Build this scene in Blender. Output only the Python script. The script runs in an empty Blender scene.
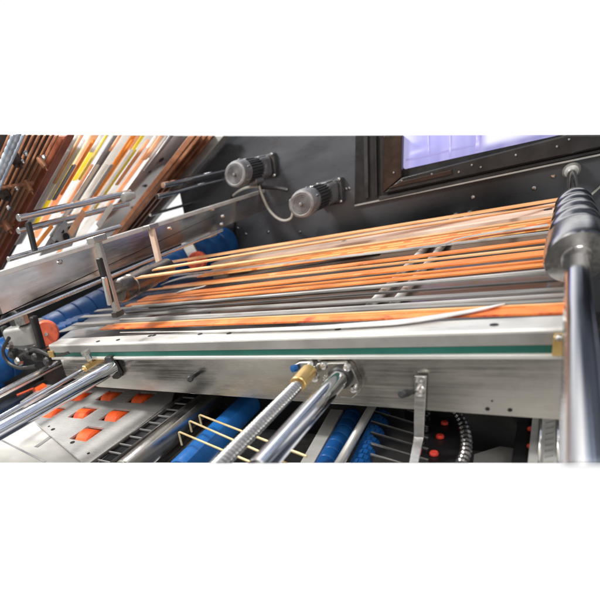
import bpy, math, random
from mathutils import Vector, Matrix
random.seed(7)
S = bpy.context.scene
COL = S.collection

# ------------------------------------------------------------------ camera
PPX, PPY, F = 152.0, 412.85, 471.12          # principal point and focal length, in photo pixels (600 wide)
def cv(u, v): return Vector((u-PPX, -(v-PPY), -F)).normalized()
AX, AY, AZ = -cv(-400, 360), cv(585, 90), -cv(450, 1500)
AY = (AY - AX*AY.dot(AX)).normalized(); AZ = AX.cross(AY)
CAMH = 1.0
def ray(u, v):
    w = Vector((u-PPX, -(v-PPY), -F)); return Vector((w.dot(AX), w.dot(AY), w.dot(AZ)))
C0 = Vector((0, 0, CAMH))
def P(u, v, ax, val):
    """world point seen at photo position (u,v) lying on the plane ax=val"""
    r = ray(u, v); i = 'xyz'.index(ax); return C0 + r*((val-C0[i])/r[i])
def onpl(u, v, N, P0):
    r = ray(u, v); return C0 + r*((P0-C0).dot(N)/r.dot(N))
def proj(p):
    d = p-C0; w = AX*d.x+AY*d.y+AZ*d.z; return PPX-F*w.x/w.z, PPY+F*w.y/w.z
def rad(p, axis, wpx):
    """radius of a cylinder through p that reads wpx photo pixels wide"""
    d = (p-C0).normalized(); s = d.cross(axis).normalized()*.01
    a = Vector(proj(p-s)); b = Vector(proj(p+s)); return wpx/2/((b-a).length)*.02

cam = bpy.data.objects.new('camera', bpy.data.cameras.new('camera')); COL.objects.link(cam)
R = Matrix((AX, AY, AZ)).to_3x3()            # world -> camera is columns AX,AY,AZ ; this is camera -> world
cam.matrix_world = Matrix.Translation(C0) @ R.to_4x4()
cam.data.sensor_fit = 'HORIZONTAL'; cam.data.sensor_width = 36
cam.data.lens = 36*F/600
cam.data.shift_x = (300-PPX)/600; cam.data.shift_y = (PPY-300)/600
cam.data.clip_start = .01; cam.data.clip_end = 500
cam.data.dof.use_dof = True
cam.data.dof.aperture_fstop = .9
S.camera = cam
YB, YW = 2.857, 7.66
cam.data.dof.focus_distance = 4.1

# ------------------------------------------------------------------ mesh builder
class MB:
    def __init__(s): s.v = []; s.f = []
    def add(s, vs, fs):
        n = len(s.v); s.v += [tuple(v) for v in vs]; s.f += [tuple(i+n for i in f) for f in fs]; return s
    def box(s, c, sx, sy, sz, ax=None):
        X, Y, Z = ax or (Vector((1,0,0)), Vector((0,1,0)), Vector((0,0,1)))
        c = Vector(c); vs = [c+X*(sx/2*i)+Y*(sy/2*j)+Z*(sz/2*k) for i in (-1,1) for j in (-1,1) for k in (-1,1)]
        return s.add(vs, [(0,1,3,2),(4,6,7,5),(0,4,5,1),(2,3,7,6),(0,2,6,4),(1,5,7,3)])
    def bb(s, x0, x1, y0, y1, z0, z1):
        return s.box(((x0+x1)/2,(y0+y1)/2,(z0+z1)/2), abs(x1-x0), abs(y1-y0), abs(z1-z0))
    def bar(s, p0, p1, w, h, side=None):
        """rectangular bar from p0 to p1; w measured along side, h along the third direction"""
        d = (p1-p0); L = d.length; d = d.normalized()
        side = side or Vector((0,1,0)); side = (side-d*side.dot(d)).normalized(); t = d.cross(side)
        return s.box((p0+p1)/2, L, w, h, (d, side, t))
    def prism(s, pts, vec):
        n = len(pts); pts = [Vector(p) for p in pts]; vec = Vector(vec)
        return s.add(pts+[p+vec for p in pts], [tuple(range(n-1,-1,-1)), tuple(range(n,2*n))]+[(i,(i+1)%n,(i+1)%n+n,i+n) for i in range(n)])
    def lathe(s, p0, d, prof, n=40, cap=True):
        """prof: list of (distance along d, radius)"""
        p0 = Vector(p0); d = Vector(d).normalized()
        u = d.orthogonal().normalized(); w = d.cross(u); vs = []; fs = []
        for (t, r) in prof:
            for i in range(n):
                a = 2*math.pi*i/n; vs.append(p0+d*t+u*(r*math.cos(a))+w*(r*math.sin(a)))
        m = len(prof)
        for j in range(m-1):
            for i in range(n):
                k = (i+1) % n; fs.append((j*n+i, j*n+k, (j+1)*n+k, (j+1)*n+i))
        if cap: fs += [tuple(range(n-1,-1,-1)), tuple(range((m-1)*n, m*n))]
        return s.add(vs, fs)
    def cyl(s, p0, p1, r, n=40, bev=.1):
        L = (p1-p0).length; b = min(r*bev, L*.2)
        return s.lathe(p0, p1-p0, [(0,r-b),(b,r),(L-b,r),(L,r-b)], n)
    def tube(s, pts, r, n=10):
        pts = [Vector(p) for p in pts]; vs = []; fs = []; u = None
        for i, p in enumerate(pts):
            t = (pts[min(i+1,len(pts)-1)]-pts[max(i-1,0)]).normalized()
            u = t.orthogonal() if u is None else u-t*u.dot(t); u.normalize(); w = t.cross(u)
            for k in range(n):
                a = 2*math.pi*k/n; vs.append(p+u*(r*math.cos(a))+w*(r*math.sin(a)))
        for j in range(len(pts)-1):
            for i in range(n):
                k = (i+1) % n; fs.append((j*n+i, j*n+k, (j+1)*n+k, (j+1)*n+i))
        fs += [tuple(range(n-1,-1,-1)), tuple(range((len(pts)-1)*n, len(pts)*n))]
        return s.add(vs, fs)
    def ribbon(s, pts, w0, w1, th, side, taper=False):
        """flat band following pts; width runs along side"""
        vs = []; fs = []; m = len(pts); side = side.normalized()
        for i, p in enumerate(pts):
            t = (pts[min(i+1,m-1)]-pts[max(i-1,0)]).normalized(); nn = side.cross(t).normalized()
            w = w0+(w1-w0)*i/(m-1) if not taper else max(.006, w1*abs(math.sin(math.pi*(i/(m-1))**1.6))**.8)
            for a, b in ((-1,-1),(1,-1),(1,1),(-1,1)): vs.append(p+side*(a*w/2)+nn*(b*th/2))
        for j in range(m-1):
            for i in range(4):
                k = (i+1) % 4; fs.append((j*4+i, j*4+k, (j+1)*4+k, (j+1)*4+i))
        fs += [(3,2,1,0), tuple(range((m-1)*4, m*4))]
        return s.add(vs, fs)
    def build(s, name, mat, parent=None, bevel=0, smooth=True, label=None, cat=None, group=None, kind=None):
        me = bpy.data.meshes.new(name); me.from_pydata(s.v, [], s.f); me.update()
        import bmesh
        bm = bmesh.new(); bm.from_mesh(me); bmesh.ops.recalc_face_normals(bm, faces=bm.faces); bm.to_mesh(me); bm.free()
        if smooth:
            for p in me.polygons: p.use_smooth = True
            me.set_sharp_from_angle(angle=math.radians(32))
        me.materials.append(M[mat] if isinstance(mat, str) else mat)
        o = bpy.data.objects.new(name, me); COL.objects.link(o)
        if parent is not None:
            o.parent = parent; o.matrix_parent_inverse = Matrix.Translation(-parent.location)
        if bevel:
            b = o.modifiers.new('bevel', 'BEVEL'); b.width = bevel; b.segments = 2; b.limit_method = 'ANGLE'; b.harden_normals = True
        tag(o, label, cat, group, kind)
        return o
def tag(o, label=None, cat=None, group=None, kind=None):
    for k, x in (('label',label),('category',cat),('group',group),('kind',kind)):
        if x: o[k] = x
    return o
def thing(name, loc, label, cat, group=None):
    o = bpy.data.objects.new(name, None); COL.objects.link(o); o.location = loc; o.empty_display_size = .05
    return tag(o, label, cat, group)

# ------------------------------------------------------------------ materials
M = {}
def newmat(name):
    m = bpy.data.materials.new(name); m.use_nodes = True; nt = m.node_tree
    b = nt.nodes['Principled BSDF']; M[name] = m
    return m, nt, b
def N(nt, t, **kw):
    n = nt.nodes.new(t)
    for k, x in kw.items():
        if k in n.inputs.keys(): n.inputs[k].default_value = x
        else: setattr(n, k, x)
    return n
def coords(nt, scale, tex='Object'):
    tc = N(nt, 'ShaderNodeTexCoord'); mp = N(nt, 'ShaderNodeMapping'); mp.inputs['Scale'].default_value = scale
    nt.links.new(tc.outputs[tex], mp.inputs['Vector']); return mp.outputs['Vector']
def ramp(nt, fac, stops):
    r = N(nt, 'ShaderNodeValToRGB'); e = r.color_ramp.elements
    e[0].position, e[0].color = stops[0][0], (*stops[0][1], 1); e[1].position, e[1].color = stops[-1][0], (*stops[-1][1], 1)
    for p, c in stops[1:-1]: x = e.new(p); x.color = (*c, 1)
    nt.links.new(fac, r.inputs[0]); return r.outputs[0]
def g(x): return (x, x, x)
def surf(name, c0, c1, metal, r0, r1, grain=(3,3,3), fine=(60,60,60), bump=.0, aniso=0, coat=0, spec=.5, blotch=None):
    """two tones from large noise, roughness from stretched noise, fine bump"""
    m, nt, b = newmat(name)
    n1 = N(nt, 'ShaderNodeTexNoise', Scale=1.0, Detail=6.0, Roughness=.6); nt.links.new(coords(nt, grain), n1.inputs['Vector'])
    n2 = N(nt, 'ShaderNodeTexNoise', Scale=1.0, Detail=4.0, Roughness=.6); nt.links.new(coords(nt, fine), n2.inputs['Vector'])
    col = ramp(nt, n1.outputs[0], [(.3, c0), (.7, c1)])
    if blotch:
        soft = blotch[3] if len(blotch) > 3 else .1
        n3 = N(nt, 'ShaderNodeTexNoise', Scale=blotch[0], Detail=5.0 if soft == .1 else 1.5, Roughness=.7 if soft == .1 else .4); nt.links.new(coords(nt, (1,1,1)), n3.inputs['Vector'])
        f = ramp(nt, n3.outputs[0], [(blotch[1], g(0)), (blotch[1]+soft, g(1))])
        mx = N(nt, 'ShaderNodeMix', data_type='RGBA'); nt.links.new(f, mx.inputs[0]); nt.links.new(col, mx.inputs[6]); mx.inputs[7].default_value = (*blotch[2], 1)
        col = mx.outputs[2]
    nt.links.new(col, b.inputs['Base Color'])
    b.inputs['Metallic'].default_value = metal; b.inputs['Specular IOR Level'].default_value = spec
    mm = N(nt, 'ShaderNodeMath', operation='ADD'); nt.links.new(n1.outputs[0], mm.inputs[0]); nt.links.new(n2.outputs[0], mm.inputs[1])
    rr = N(nt, 'ShaderNodeMapRange'); rr.inputs[1].default_value = .7; rr.inputs[2].default_value = 1.3; rr.inputs[3].default_value = r0; rr.inputs[4].default_value = r1
    nt.links.new(mm.outputs[0], rr.inputs[0]); nt.links.new(rr.outputs[0], b.inputs['Roughness'])
    if bump:
        bp = N(nt, 'ShaderNodeBump', Strength=bump, Distance=.01); nt.links.new(n2.outputs[0], bp.inputs['Height']); nt.links.new(bp.outputs[0], b.inputs['Normal'])
    if coat: b.inputs['Coat Weight'].default_value = coat; b.inputs['Coat Roughness'].default_value = .15
    return m

surf('side_paint', (.009,.010,.0115), (.042,.046,.054), .6, .20, .42, (.5,1,.7), (2,2,5), 0, blotch=(.42,.40,(.22,.235,.265),.35))  # soft grey blotches paint the wall's reflected sheen into its colour
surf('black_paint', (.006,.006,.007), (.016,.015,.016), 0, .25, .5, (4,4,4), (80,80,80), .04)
surf('black_rubber', (.008,.008,.009), (.03,.03,.032), 0, .35, .7, (6,6,6), (60,60,60), .1)
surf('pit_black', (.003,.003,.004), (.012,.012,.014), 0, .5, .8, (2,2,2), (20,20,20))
surf('brown_frame', (.014,.009,.007), (.045,.026,.017), .3, .25, .45, (5,5,5), (60,60,60), .05)
surf('steel_plate', (.32,.315,.305), (.66,.635,.59), 1, .14, .36, (1.2,1.2,2.4), (2,2,70), .012, blotch=(1.3,.58,(.24,.235,.225),.16))  # dark blotches: grime plus dark reflections painted into the colour
surf('steel_polish', (.50,.49,.48), (.74,.73,.71), 1, .10, .24, (1.2,1.2,2.4), (3,3,50), .02, blotch=(1.5,.58,(.60,.36,.26),.14))  # orange-brown blotches paint the belts' reflection into the steel
surf('steel_bright', (.62,.62,.62), (.85,.84,.82), 1, .15, .3, (2,2,2), (4,60,60), .02)
surf('aluminium', (.60,.60,.58), (.80,.79,.76), .55, .25, .45, (1.5,4,4), (6,90,90), .03, blotch=(2.2,.62,(.45,.44,.41),.12))
surf('grey_profile', (.34,.34,.33), (.46,.45,.43), .4, .35, .5, (3,3,3), (6,60,90), .03)
surf('grey_face', (.19,.187,.18), (.30,.295,.285), .15, .4, .55, (3,3,3), (6,60,90), .03)
surf('chrome', (.66,.67,.70), (.80,.81,.83), 1, .05, .16, (4,1,4), (40,3,40), .01)
surf('chrome_dark', (.44,.44,.45), (.6,.59,.58), 1, .1, .24, (4,1,4), (40,40,40), .01)
surf('roller_steel', (.07,.06,.055), (.18,.15,.13), .9, .2, .35, (3,3,3), (30,30,30), .03)
surf('brushed_roll', (.42,.41,.39), (.62,.6,.57), 1, .22, .4, (2,2,2), (50,6,50), .03)
surf('slide_bed', (.07,.068,.065), (.46,.45,.44), .85, .08, .28, (.5,5,1), (1.5,90,3), .02)
surf('pale_sheet', (.42,.41,.4), (.72,.71,.69), 0, .2, .4, (3,3,3), (20,40,20), .04, coat=.4)
surf('plate_light', (.34,.34,.335), (.68,.67,.65), .35, .12, .35, (1.2,1.2,2.4), (3,60,3), .02)
surf('white_plate', (.72,.72,.70), (.85,.85,.83), 0, .3, .5, (2,2,2), (30,30,30), .02)
surf('belt_orange', (.55,.13,.022), (.78,.27,.07), 0, .3, .5, (2.5,12,2), (60,60,60), .05, blotch=(3.5,.62,(.85,.50,.24)))
surf('belt_tan', (.62,.27,.09), (.80,.45,.22), 0, .3, .5, (2,8,2), (60,60,60), .05)
surf('belt_red', (.55,.10,.03), (.80,.26,.06), 0, .35, .5, (4,2,2), (60,60,60), .05, blotch=(4,.55,(.45,.06,.02)))
surf('belt_grey', (.14,.135,.13), (.36,.35,.33), .3, .25, .45, (1.5,10,2), (3,80,3), .03)
surf('cord_silver', (.4,.4,.4), (.75,.73,.7), .5, .25, .4, (1.5,10,2), (3,80,3), .03)
surf('belt_dark', (.03,.028,.027), (.10,.09,.085), .2, .3, .5, (1.5,10,2), (3,80,3), .03)
surf('rail_pale', (.62,.40,.29), (.84,.68,.57), .15, .28, .45, (1.2,6,2), (3,60,30), .03)
surf('rust_brown', (.12,.03,.014), (.27,.075,.035), 0, .3, .55, (6,6,6), (60,60,60), .1)
surf('brown_rod', (.16,.06,.03), (.36,.17,.09), .3, .3, .5, (6,6,6), (60,60,60), .05)
surf('tray_paint', (.50,.50,.48), (.80,.79,.76), 0, .3, .5, (1.5,2.5,2), (30,30,30), .02, blotch=(3,.62,(.40,.39,.36),.15))
surf('band_peach', (.78,.45,.28), (.9,.66,.48), 0, .4, .6, (3,3,3), (30,30,30), .03)
surf('band_orange', (.72,.30,.05), (.85,.5,.2), 0, .4, .6, (3,3,3), (30,30,30), .03)
surf('band_yellow', (.75,.62,.06), (.85,.75,.25), 0, .4, .6, (3,3,3), (30,30,30), .03)
surf('perforated', (.38,.37,.36), (.60,.57,.54), .4, .25, .4, (2,2,2), (30,30,30), .02, blotch=(2.5,.6,(.62,.42,.34),.15))
surf('band_grey', (.22,.22,.24), (.45,.44,.44), .5, .3, .5, (3,3,3), (30,30,30), .03)
surf('band_white', (.75,.73,.70), (.92,.9,.88), 0, .35, .5, (3,3,3), (30,30,30), .03, blotch=(3,.6,(.6,.52,.46)))
surf('blue_rubber', (.004,.042,.16), (.012,.095,.30), 0, .3, .5, (3,3,3), (60,60,60), .15, spec=.3, blotch=(3,.6,(.02,.10,.26)))
surf('blue_roll', (.008,.08,.28), (.02,.15,.45), 0, .25, .42, (1.5,1.5,1.5), (60,60,60), .05, spec=.4, blotch=(2.5,.6,(.05,.17,.42)))
surf('orange_rubber', (.78,.07,.012), (.92,.15,.03), 0, .3, .5, (5,5,5), (80,80,80), .15, blotch=(9,.58,(.50,.05,.015),.12))
surf('coral_rubber', (.72,.09,.04), (.85,.19,.10), 0, .35, .55, (5,5,5), (80,80,80), .1, blotch=(8,.58,(.45,.08,.05),.12))
surf('red_dot', (.6,.03,.02), (.75,.08,.05), 0, .35, .55, (5,5,5), (80,80,80), .1)
surf('green_strip', (.006,.075,.058), (.012,.12,.095), 0, .3, .5, (2,2,2), (60,60,60), .05)
surf('brass', (.55,.36,.13), (.75,.52,.22), .8, .25, .4, (6,6,6), (60,60,60), .05)
surf('brass_wire', (.62,.45,.2), (.78,.62,.36), .5, .3, .45, (6,6,6), (60,60,60), .05)
surf('motor_cast', (.10,.10,.105), (.24,.24,.245), .4, .35, .6, (6,6,6), (70,70,70), .3, blotch=(8,.6,(.42,.41,.39)))
surf('motor_dark', (.02,.02,.022), (.07,.07,.075), .3, .3, .55, (6,6,6), (70,70,70), .2)
surf('motor_cap', (.10,.102,.107), (.26,.26,.265), .3, .35, .6, (8,8,8), (70,70,70), .3)
surf('cable_grey', (.28,.27,.25), (.42,.41,.38), 0, .4, .6, (5,5,5), (60,60,60))
surf('bolt', (.5,.5,.5), (.75,.74,.72), 1, .18, .35, (9,9,9), (60,60,60), .05)
surf('hose_dark', (.10,.10,.10), (.30,.29,.28), .95, .15, .35, (5,5,5), (60,60,60), .05)
surf('hose', (.20,.24,.30), (.4,.44,.5), .5, .3, .5, (5,5,5), (60,60,60))

def glass_mat():
    # lit room seen blurred through the pane: pale violet with bluer upright lines and a white spot
    m, nt, b = newmat('window_glass')
    b.inputs['Base Color'].default_value = (.12,.12,.3,1); b.inputs['Roughness'].default_value = .3; b.inputs['Specular IOR Level'].default_value = .15
    v = coords(nt, (1,1,1)); sep = N(nt, 'ShaderNodeSeparateXYZ'); nt.links.new(v, sep.inputs[0])
    w = N(nt, 'ShaderNodeTexNoise', Scale=1.0, Detail=2.0); nt.links.new(coords(nt, (5,1,.6)), w.inputs['Vector'])
    col = ramp(nt, w.outputs[0], [(.25,(.20,.20,.40)), (.5,(.33,.32,.56)), (.75,(.50,.48,.70))])
    xa, za, xb = P(485,139,'y',YW).x, P(500,142.5,'y',YW).z, P(526,139,'y',YW).x
    sp = N(nt,'ShaderNodeSeparateXYZ'); nt.links.new(v, sp.inputs[0])
    def ms(sock, a, b_):
        q = N(nt,'ShaderNodeMapRange'); q.interpolation_type = 'SMOOTHSTEP'; q.inputs[1].default_value = a; q.inputs[2].default_value = b_; nt.links.new(sock, q.inputs[0]); return q.outputs[0]
    def mm(a, b_):
        q = N(nt,'ShaderNodeMath',operation='MULTIPLY'); nt.links.new(a, q.inputs[0]); nt.links.new(b_, q.inputs[1]); return q.outputs[0]
    f = mm(mm(ms(sp.outputs[0], xa-.05, xa+.05), ms(sp.outputs[0], xb+.5, xb)), ms(sp.outputs[2], za-.04, za+.05))
    mx = N(nt,'ShaderNodeMix',data_type='RGBA'); nt.links.new(f, mx.inputs[0]); nt.links.new(col, mx.inputs[6]); mx.inputs[7].default_value = (.95,.95,1.1,1)
    nt.links.new(mx.outputs[2], b.inputs['Emission Color']); b.inputs['Emission Strength'].default_value = .92
glass_mat()
def emis(name, c, s):
    m, nt, b = newmat(name); b.inputs['Base Color'].default_value = (*c,1); b.inputs['Emission Color'].default_value = (*c,1); b.inputs['Emission Strength'].default_value = s; b.inputs['Roughness'].default_value = .4
emis('room_white', (.85,.87,1), .9); emis('room_violet', (.20,.19,.40), .85); emis('room_pale', (.40,.40,.85), .9)

for nm in ('band_white','band_peach','band_orange','band_yellow'):
    m = M[nm]; nt = m.node_tree; b = nt.nodes['Principled BSDF']; out = nt.nodes['Material Output']
    tr_ = N(nt,'ShaderNodeBsdfTranslucent'); nt.links.new(b.inputs['Base Color'].links[0].from_socket, tr_.inputs[0])
    mx = N(nt,'ShaderNodeMixShader'); mx.inputs[0].default_value = .6
    nt.links.new(b.outputs[0], mx.inputs[1]); nt.links.new(tr_.outputs[0], mx.inputs[2]); nt.links.new(mx.outputs[0], out.inputs[0])
def slotted():
    m = M['belt_slotted'] = M['belt_orange'].copy(); nt = m.node_tree; b = nt.nodes['Principled BSDF']
    src = b.inputs['Base Color'].links[0].from_socket
    br_ = N(nt,'ShaderNodeTexBrick',Scale=1.0); br_.inputs['Mortar Size'].default_value = .045; br_.inputs['Mortar Smooth'].default_value = .3
    br_.inputs['Brick Width'].default_value = .42; br_.inputs['Row Height'].default_value = .14
    br_.inputs['Color1'].default_value = (1,1,1,1); br_.inputs['Color2'].default_value = (.82,.82,.82,1); br_.inputs['Mortar'].default_value = (0,0,0,1)
    mp = N(nt,'ShaderNodeMapping'); mp.inputs['Rotation'].default_value = (0,0,-.05); tc_ = N(nt,'ShaderNodeTexCoord')
    nt.links.new(tc_.outputs['Object'], mp.inputs[0]); nt.links.new(mp.outputs[0], br_.inputs['Vector'])
    mx = N(nt,'ShaderNodeMix',data_type='RGBA'); nt.links.new(br_.outputs['Color'], mx.inputs[0]); nt.links.new(src, mx.inputs[6]); mx.inputs[7].default_value = (.80,.42,.15,1)
    nt.links.new(mx.outputs[2], b.inputs['Base Color'])
slotted()
X1, Y1, Z1 = Vector((1,0,0)), Vector((0,1,0)), Vector((0,0,1))

# ------------------------------------------------------------------ 1. dark side panel with its window
Xl = P(181, 200, 'y', YW).x
pts = [P(181, 520, 'y', YW)]
tl = P(181, 127, 'y', YW); tl.x = Xl; bl = Vector((Xl, YW, -3)); tr = P(612, 127, 'y', YW); tr.x += 1.6; br = Vector((tr.x, YW, -3))
side = thing('machine_side_panel', (Xl, YW, -3), 'large dark grey steel side wall of the machine, bolted, with grey sheen painted in', 'machine panel')
MB().prism([bl, br, tr, tl], (0,.12,0)).build('panel', 'side_paint', side, bevel=.006)
mb = MB()
for (u, v) in [(246,234),(268,232),(238,228),(222,217),(223,224),(346,189),(349,188.5),(534,188),(473,197),(553,176),(214,209),(226,240),(232,246),(300,232)]:
    p = P(u, v, 'y', YW-.001); MB().lathe(p, (0,-1,0), [(0,.02),(.015,.02),(.02,.013)], 10).build('bolt', 'chrome_dark', side)
# seams of the lower dark sheet
MB().bar(P(232,195,'y',YW-.02), P(237,260,'y',YW-.02), .03, .03, X1).build('seam_strip', 'black_paint', side)

win = thing('inspection_window', P(356,205,'y',YW), 'black framed inspection window glowing violet in the dark side wall', 'window')
y0 = YW-.012
def W(u, v, y=y0): return P(u, v, 'y', y)
# black surround (sheet, slightly proud), with bright bottom lip
A = [W(356,127), W(355,205), W(612,151.5), W(612,127)]
MB().prism(A, (0,-.02,0)).build('surround', 'black_paint', win, bevel=.004)
MB().bar(W(355,205.4,YW-.05), W(612,152,YW-.05), .018, .05, Z1).build('bottom_lip', 'grey_profile', win)
MB().bar(W(366,135,YW-.05), W(367,198,YW-.05), .05, .05, X1).build('edge_strip', 'black_rubber', win, bevel=.01)
MB().bar(W(376,135,YW-.05), W(377,196,YW-.05), .03, .08, X1).build('edge_strip', 'black_paint', win, bevel=.008)
# frame bars
MB().prism([W(386,127,YW-.04), W(385,192,YW-.04), W(403.5,176,YW-.04), W(404.5,127,YW-.04)], (0,-.12,0)).build('frame', 'brown_frame', win, bevel=.015)
MB().prism([W(385,192.6,YW-.04), W(612,144,YW-.04), W(612,127,YW-.04), W(596,127,YW-.04), W(404,176.6,YW-.04)], (0,-.12,0)).build('frame', 'black_paint', win, bevel=.015)
MB().prism([W(388,188.6,YW-.161), W(452,174.4,YW-.161), W(452,169.5,YW-.161), W(399,182,YW-.161)], (0,-.02,0)).build('frame_trim', 'brown_frame', win, bevel=.006)
MB().prism([W(380,200.0,YW-.03), W(612,149.5,YW-.03), W(612,146,YW-.03), W(380,196,YW-.03)], (0,-.06,0)).build('gasket', 'black_rubber', win, bevel=.01)
gp = [W(403.5,127,YW-.033)]
for k in range(7):
    a = math.pi/2*k/6; gp.append(W(407.5-4*math.cos(a), 166+4.5*math.sin(a)-2*(1-math.cos(a)) , YW-.033))
gp += [W(596,127,YW-.033)]
MB().prism(gp, (0,-.012,0)).build('glass', 'window_glass', win)
yr = YW-.05
MB().prism([W(477,127,yr), W(475,150.5,yr), W(480,149.4,yr), W(482,127,yr)], (0,-.005,0)).build('pane_bar', 'room_violet', win)
MB().prism([W(450,127,yr), W(449,157,yr), W(451,156.5,yr), W(452,127,yr)], (0,-.005,0)).build('pane_bar', 'room_violet', win)
MB().prism([W(428,127,yr), W(428,156.5,yr), W(429.5,156.2,yr), W(429.5,127,yr)], (0,-.005,0)).build('pane_bar', 'room_violet', win)
MB().prism([W(406,159,yr), W(406,161,yr), W(475,145.6,yr), W(475,144.2,yr)], (0,-.004,0)).build('pane_bar', 'room_violet', win)
for (u, v) in [(394,172.5),(402,180.5),(432,174),(459,172),(472,165),(481,167),(516,155),(557,146.5),(569,136.5+3)]:
    MB().lathe(P(u, v, 'y', YW-.155), (0,-1,0), [(0,.012),(.02,.012),(.025,.008)], 8).build('screw', 'bolt', win)
MB().bar(P(582,203,'y',YW-.05), P(612,176,'y',YW-.05), .02, .03, X1).build('conduit_line', 'grey_profile', side)

# ------------------------------------------------------------------ 2. two gear motors on the panel
def along(uv_wall, u_front):
    """Y where the line from the wall point toward the viewer reaches image column u_front"""
    p = P(*uv_wall, 'y', YW); lo, hi = 1., YW
    for _ in range(50):
        m = (lo+hi)/2; q = proj(Vector((p.x, m, p.z)))[0]
        if q < u_front: lo = m
        else: hi = m
    return p, lo
def motor(uvw, uf, rpx, label, mirror):
    p, yf = along(uvw, uf); L = YW-yf
    t = thing('gear_motor', (p.x, YW, p.z), label, 'motor', 'gear motors bolted to the dark side panel')
    c = Vector((p.x, yf, p.z)); r = rad(c, Y1, rpx*2)
    # mounting plate, gearbox, finned body, end bell, ribbed fan cover
    MB().bb(p.x-r*1.02, p.x+r*1.02, YW-.11*L, YW-.002, p.z-r*1.0, p.z+r*.95).build('mounting_plate', 'motor_dark', t, bevel=.03)
    MB().bb(p.x-r*.86, p.x+r*.8, YW-.42*L, YW-.10*L, p.z-r*.84, p.z+r*.82).build('gearbox', 'motor_cast', t, bevel=.06)
    MB().bb(p.x-r*.5, p.x+r*.5, YW-.38*L, YW-.16*L, p.z+r*.8, p.z+r*.93).build('gearbox_cover', 'motor_cap', t, bevel=.02)
    b = MB(); n = 96; vs = []
    body0, body1 = YW-.40*L, YW-.80*L
    for yy in (body0, body1):
        for i in range(n):
            a = 2*math.pi*i/n; rr = r*(.93 if (i//2) % 2 else .80); vs.append(Vector((p.x+rr*math.cos(a), yy, p.z+rr*math.sin(a))))
    b.add(vs, [(i,(i+1)%n,(i+1)%n+n,i+n) for i in range(n)]+[tuple(range(n)), tuple(range(2*n-1,n-1,-1))])
    b.build('finned_body', 'motor_dark', t, smooth=False)
    MB().lathe((p.x, YW-.78*L, p.z), (0,-1,0), [(0,r*.95),(.02,r),(.16*L,r*1.0),(.21*L,r*.93),(.22*L,r*.80),(.215*L,r*.72),(.215*L,0.001)], 56, cap=False).build('fan_cover', 'motor_cap', t)
    fr = YW-.78*L-.215*L
    for k in range(5):
        q = r*(.16+.12*k); bpts = [Vector((p.x+q*math.cos(a*math.pi/16), fr-.008, p.z+q*math.sin(a*math.pi/16))) for a in range(33)]
        MB().tube(bpts, r*.022, 6).build('grille_ring', 'motor_cast', t)
    g_ = MB()
    MB().lathe((p.x, fr, p.z), (0,-1,0), [(0,r*.13),(.03,r*.13),(.04,r*.06)], 16).build('hub_cap', 'motor_cast', t)
    for k in range(6):
        a = k*math.pi/3+.3
        MB().lathe((p.x+r*.98*math.cos(a), YW-.85*L, p.z+r*.98*math.sin(a)), (0,-1,0), [(0,r*.09),(.05,r*.09),(.07,r*.05)], 8).build('cover_screw', 'bolt', t)
    for (i, k) in ((-1,1),(1,1),(1,-1),(-1,-1)):
        MB().lathe((p.x+i*r*.87, YW-.11*L, p.z+k*r*.84), (0,-1,0), [(0,.02),(.025,.02),(.03,.012)], 8).build('plate_bolt', 'bolt', t)
    if mirror:
        MB().bb(p.x-r*1.45, p.x-r*.82, YW-.85*L, YW-.48*L, p.z-r*.45, p.z+r*.5).build('terminal_box', 'motor_cast', t, bevel=.04)
    else:
        MB().bb(p.x-r*.3, p.x+r*.55, YW-.58*L, YW-.32*L, p.z-r*1.18, p.z-r*.5).build('terminal_box', 'motor_cast', t, bevel=.04)
        MB().lathe((p.x+r*.35, YW-.45*L, p.z-r*1.15), (0,0,-1), [(0,r*.2),(.08,r*.2),(.1,r*.13),(.2,r*.12)], 12).build('cable_gland', 'black_rubber', t)
    MB().bb(p.x-r*.32, p.x+r*.32, YW-.72*L, YW-.5*L, p.z+r*.90, p.z+r*.96).build('rating_plate', 'steel_bright', t, bevel=.004)
    return t
motor((267.5,166.5), 234.5, 13.6, 'upper left of two grey gear motors, just above the end of the crossbeam', False)
motor((332.5,191.5), 301, 14.2, 'lower right of two grey gear motors, box on its side, cable looping below', True)
def curve(uvs, y, r, name, mat, label, cat, sub=6, ax='y'):
    ctl = [P(u, v, ax, y if not isinstance(y, (list,tuple)) else y[i]) for i, (u, v) in enumerate(uvs)]
    pts = []
    for i in range(len(ctl)-1):
        a = ctl[max(i-1,0)]; b = ctl[i]; c = ctl[i+1]; d = ctl[min(i+2,len(ctl)-1)]
        for k in range(sub):
            t = k/sub; pts.append(.5*((2*b)+(c-a)*t+(2*a-5*b+4*c-d)*t*t+(3*b-a-3*c+d)*t**3))
    pts.append(ctl[-1])
    return MB().tube(pts, r, 8).build(name, mat, None, label=label, cat=cat)
curve([(259,186),(262,195),(268,208),(276,217),(284,220.5),(291,218),(293,210)], YW-.5, .019, 'power_cable', 'cable_grey', 'grey cable drooping in a loop between the two gear motors', 'cable')
curve([(258,187),(252,186.5),(244,188.5),(237,192.5),(233,196)], YW-.5, .019, 'power_cable', 'cable_grey', 'short grey cable arching left from the upper motor onto the crossbeam', 'cable')
curve([(260,187),(268,187.5),(278,188),(288,190)], YW-.45, .028, 'power_cable', 'black_rubber', 'black cable running straight from upper motor to the lower motor', 'cable')

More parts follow.
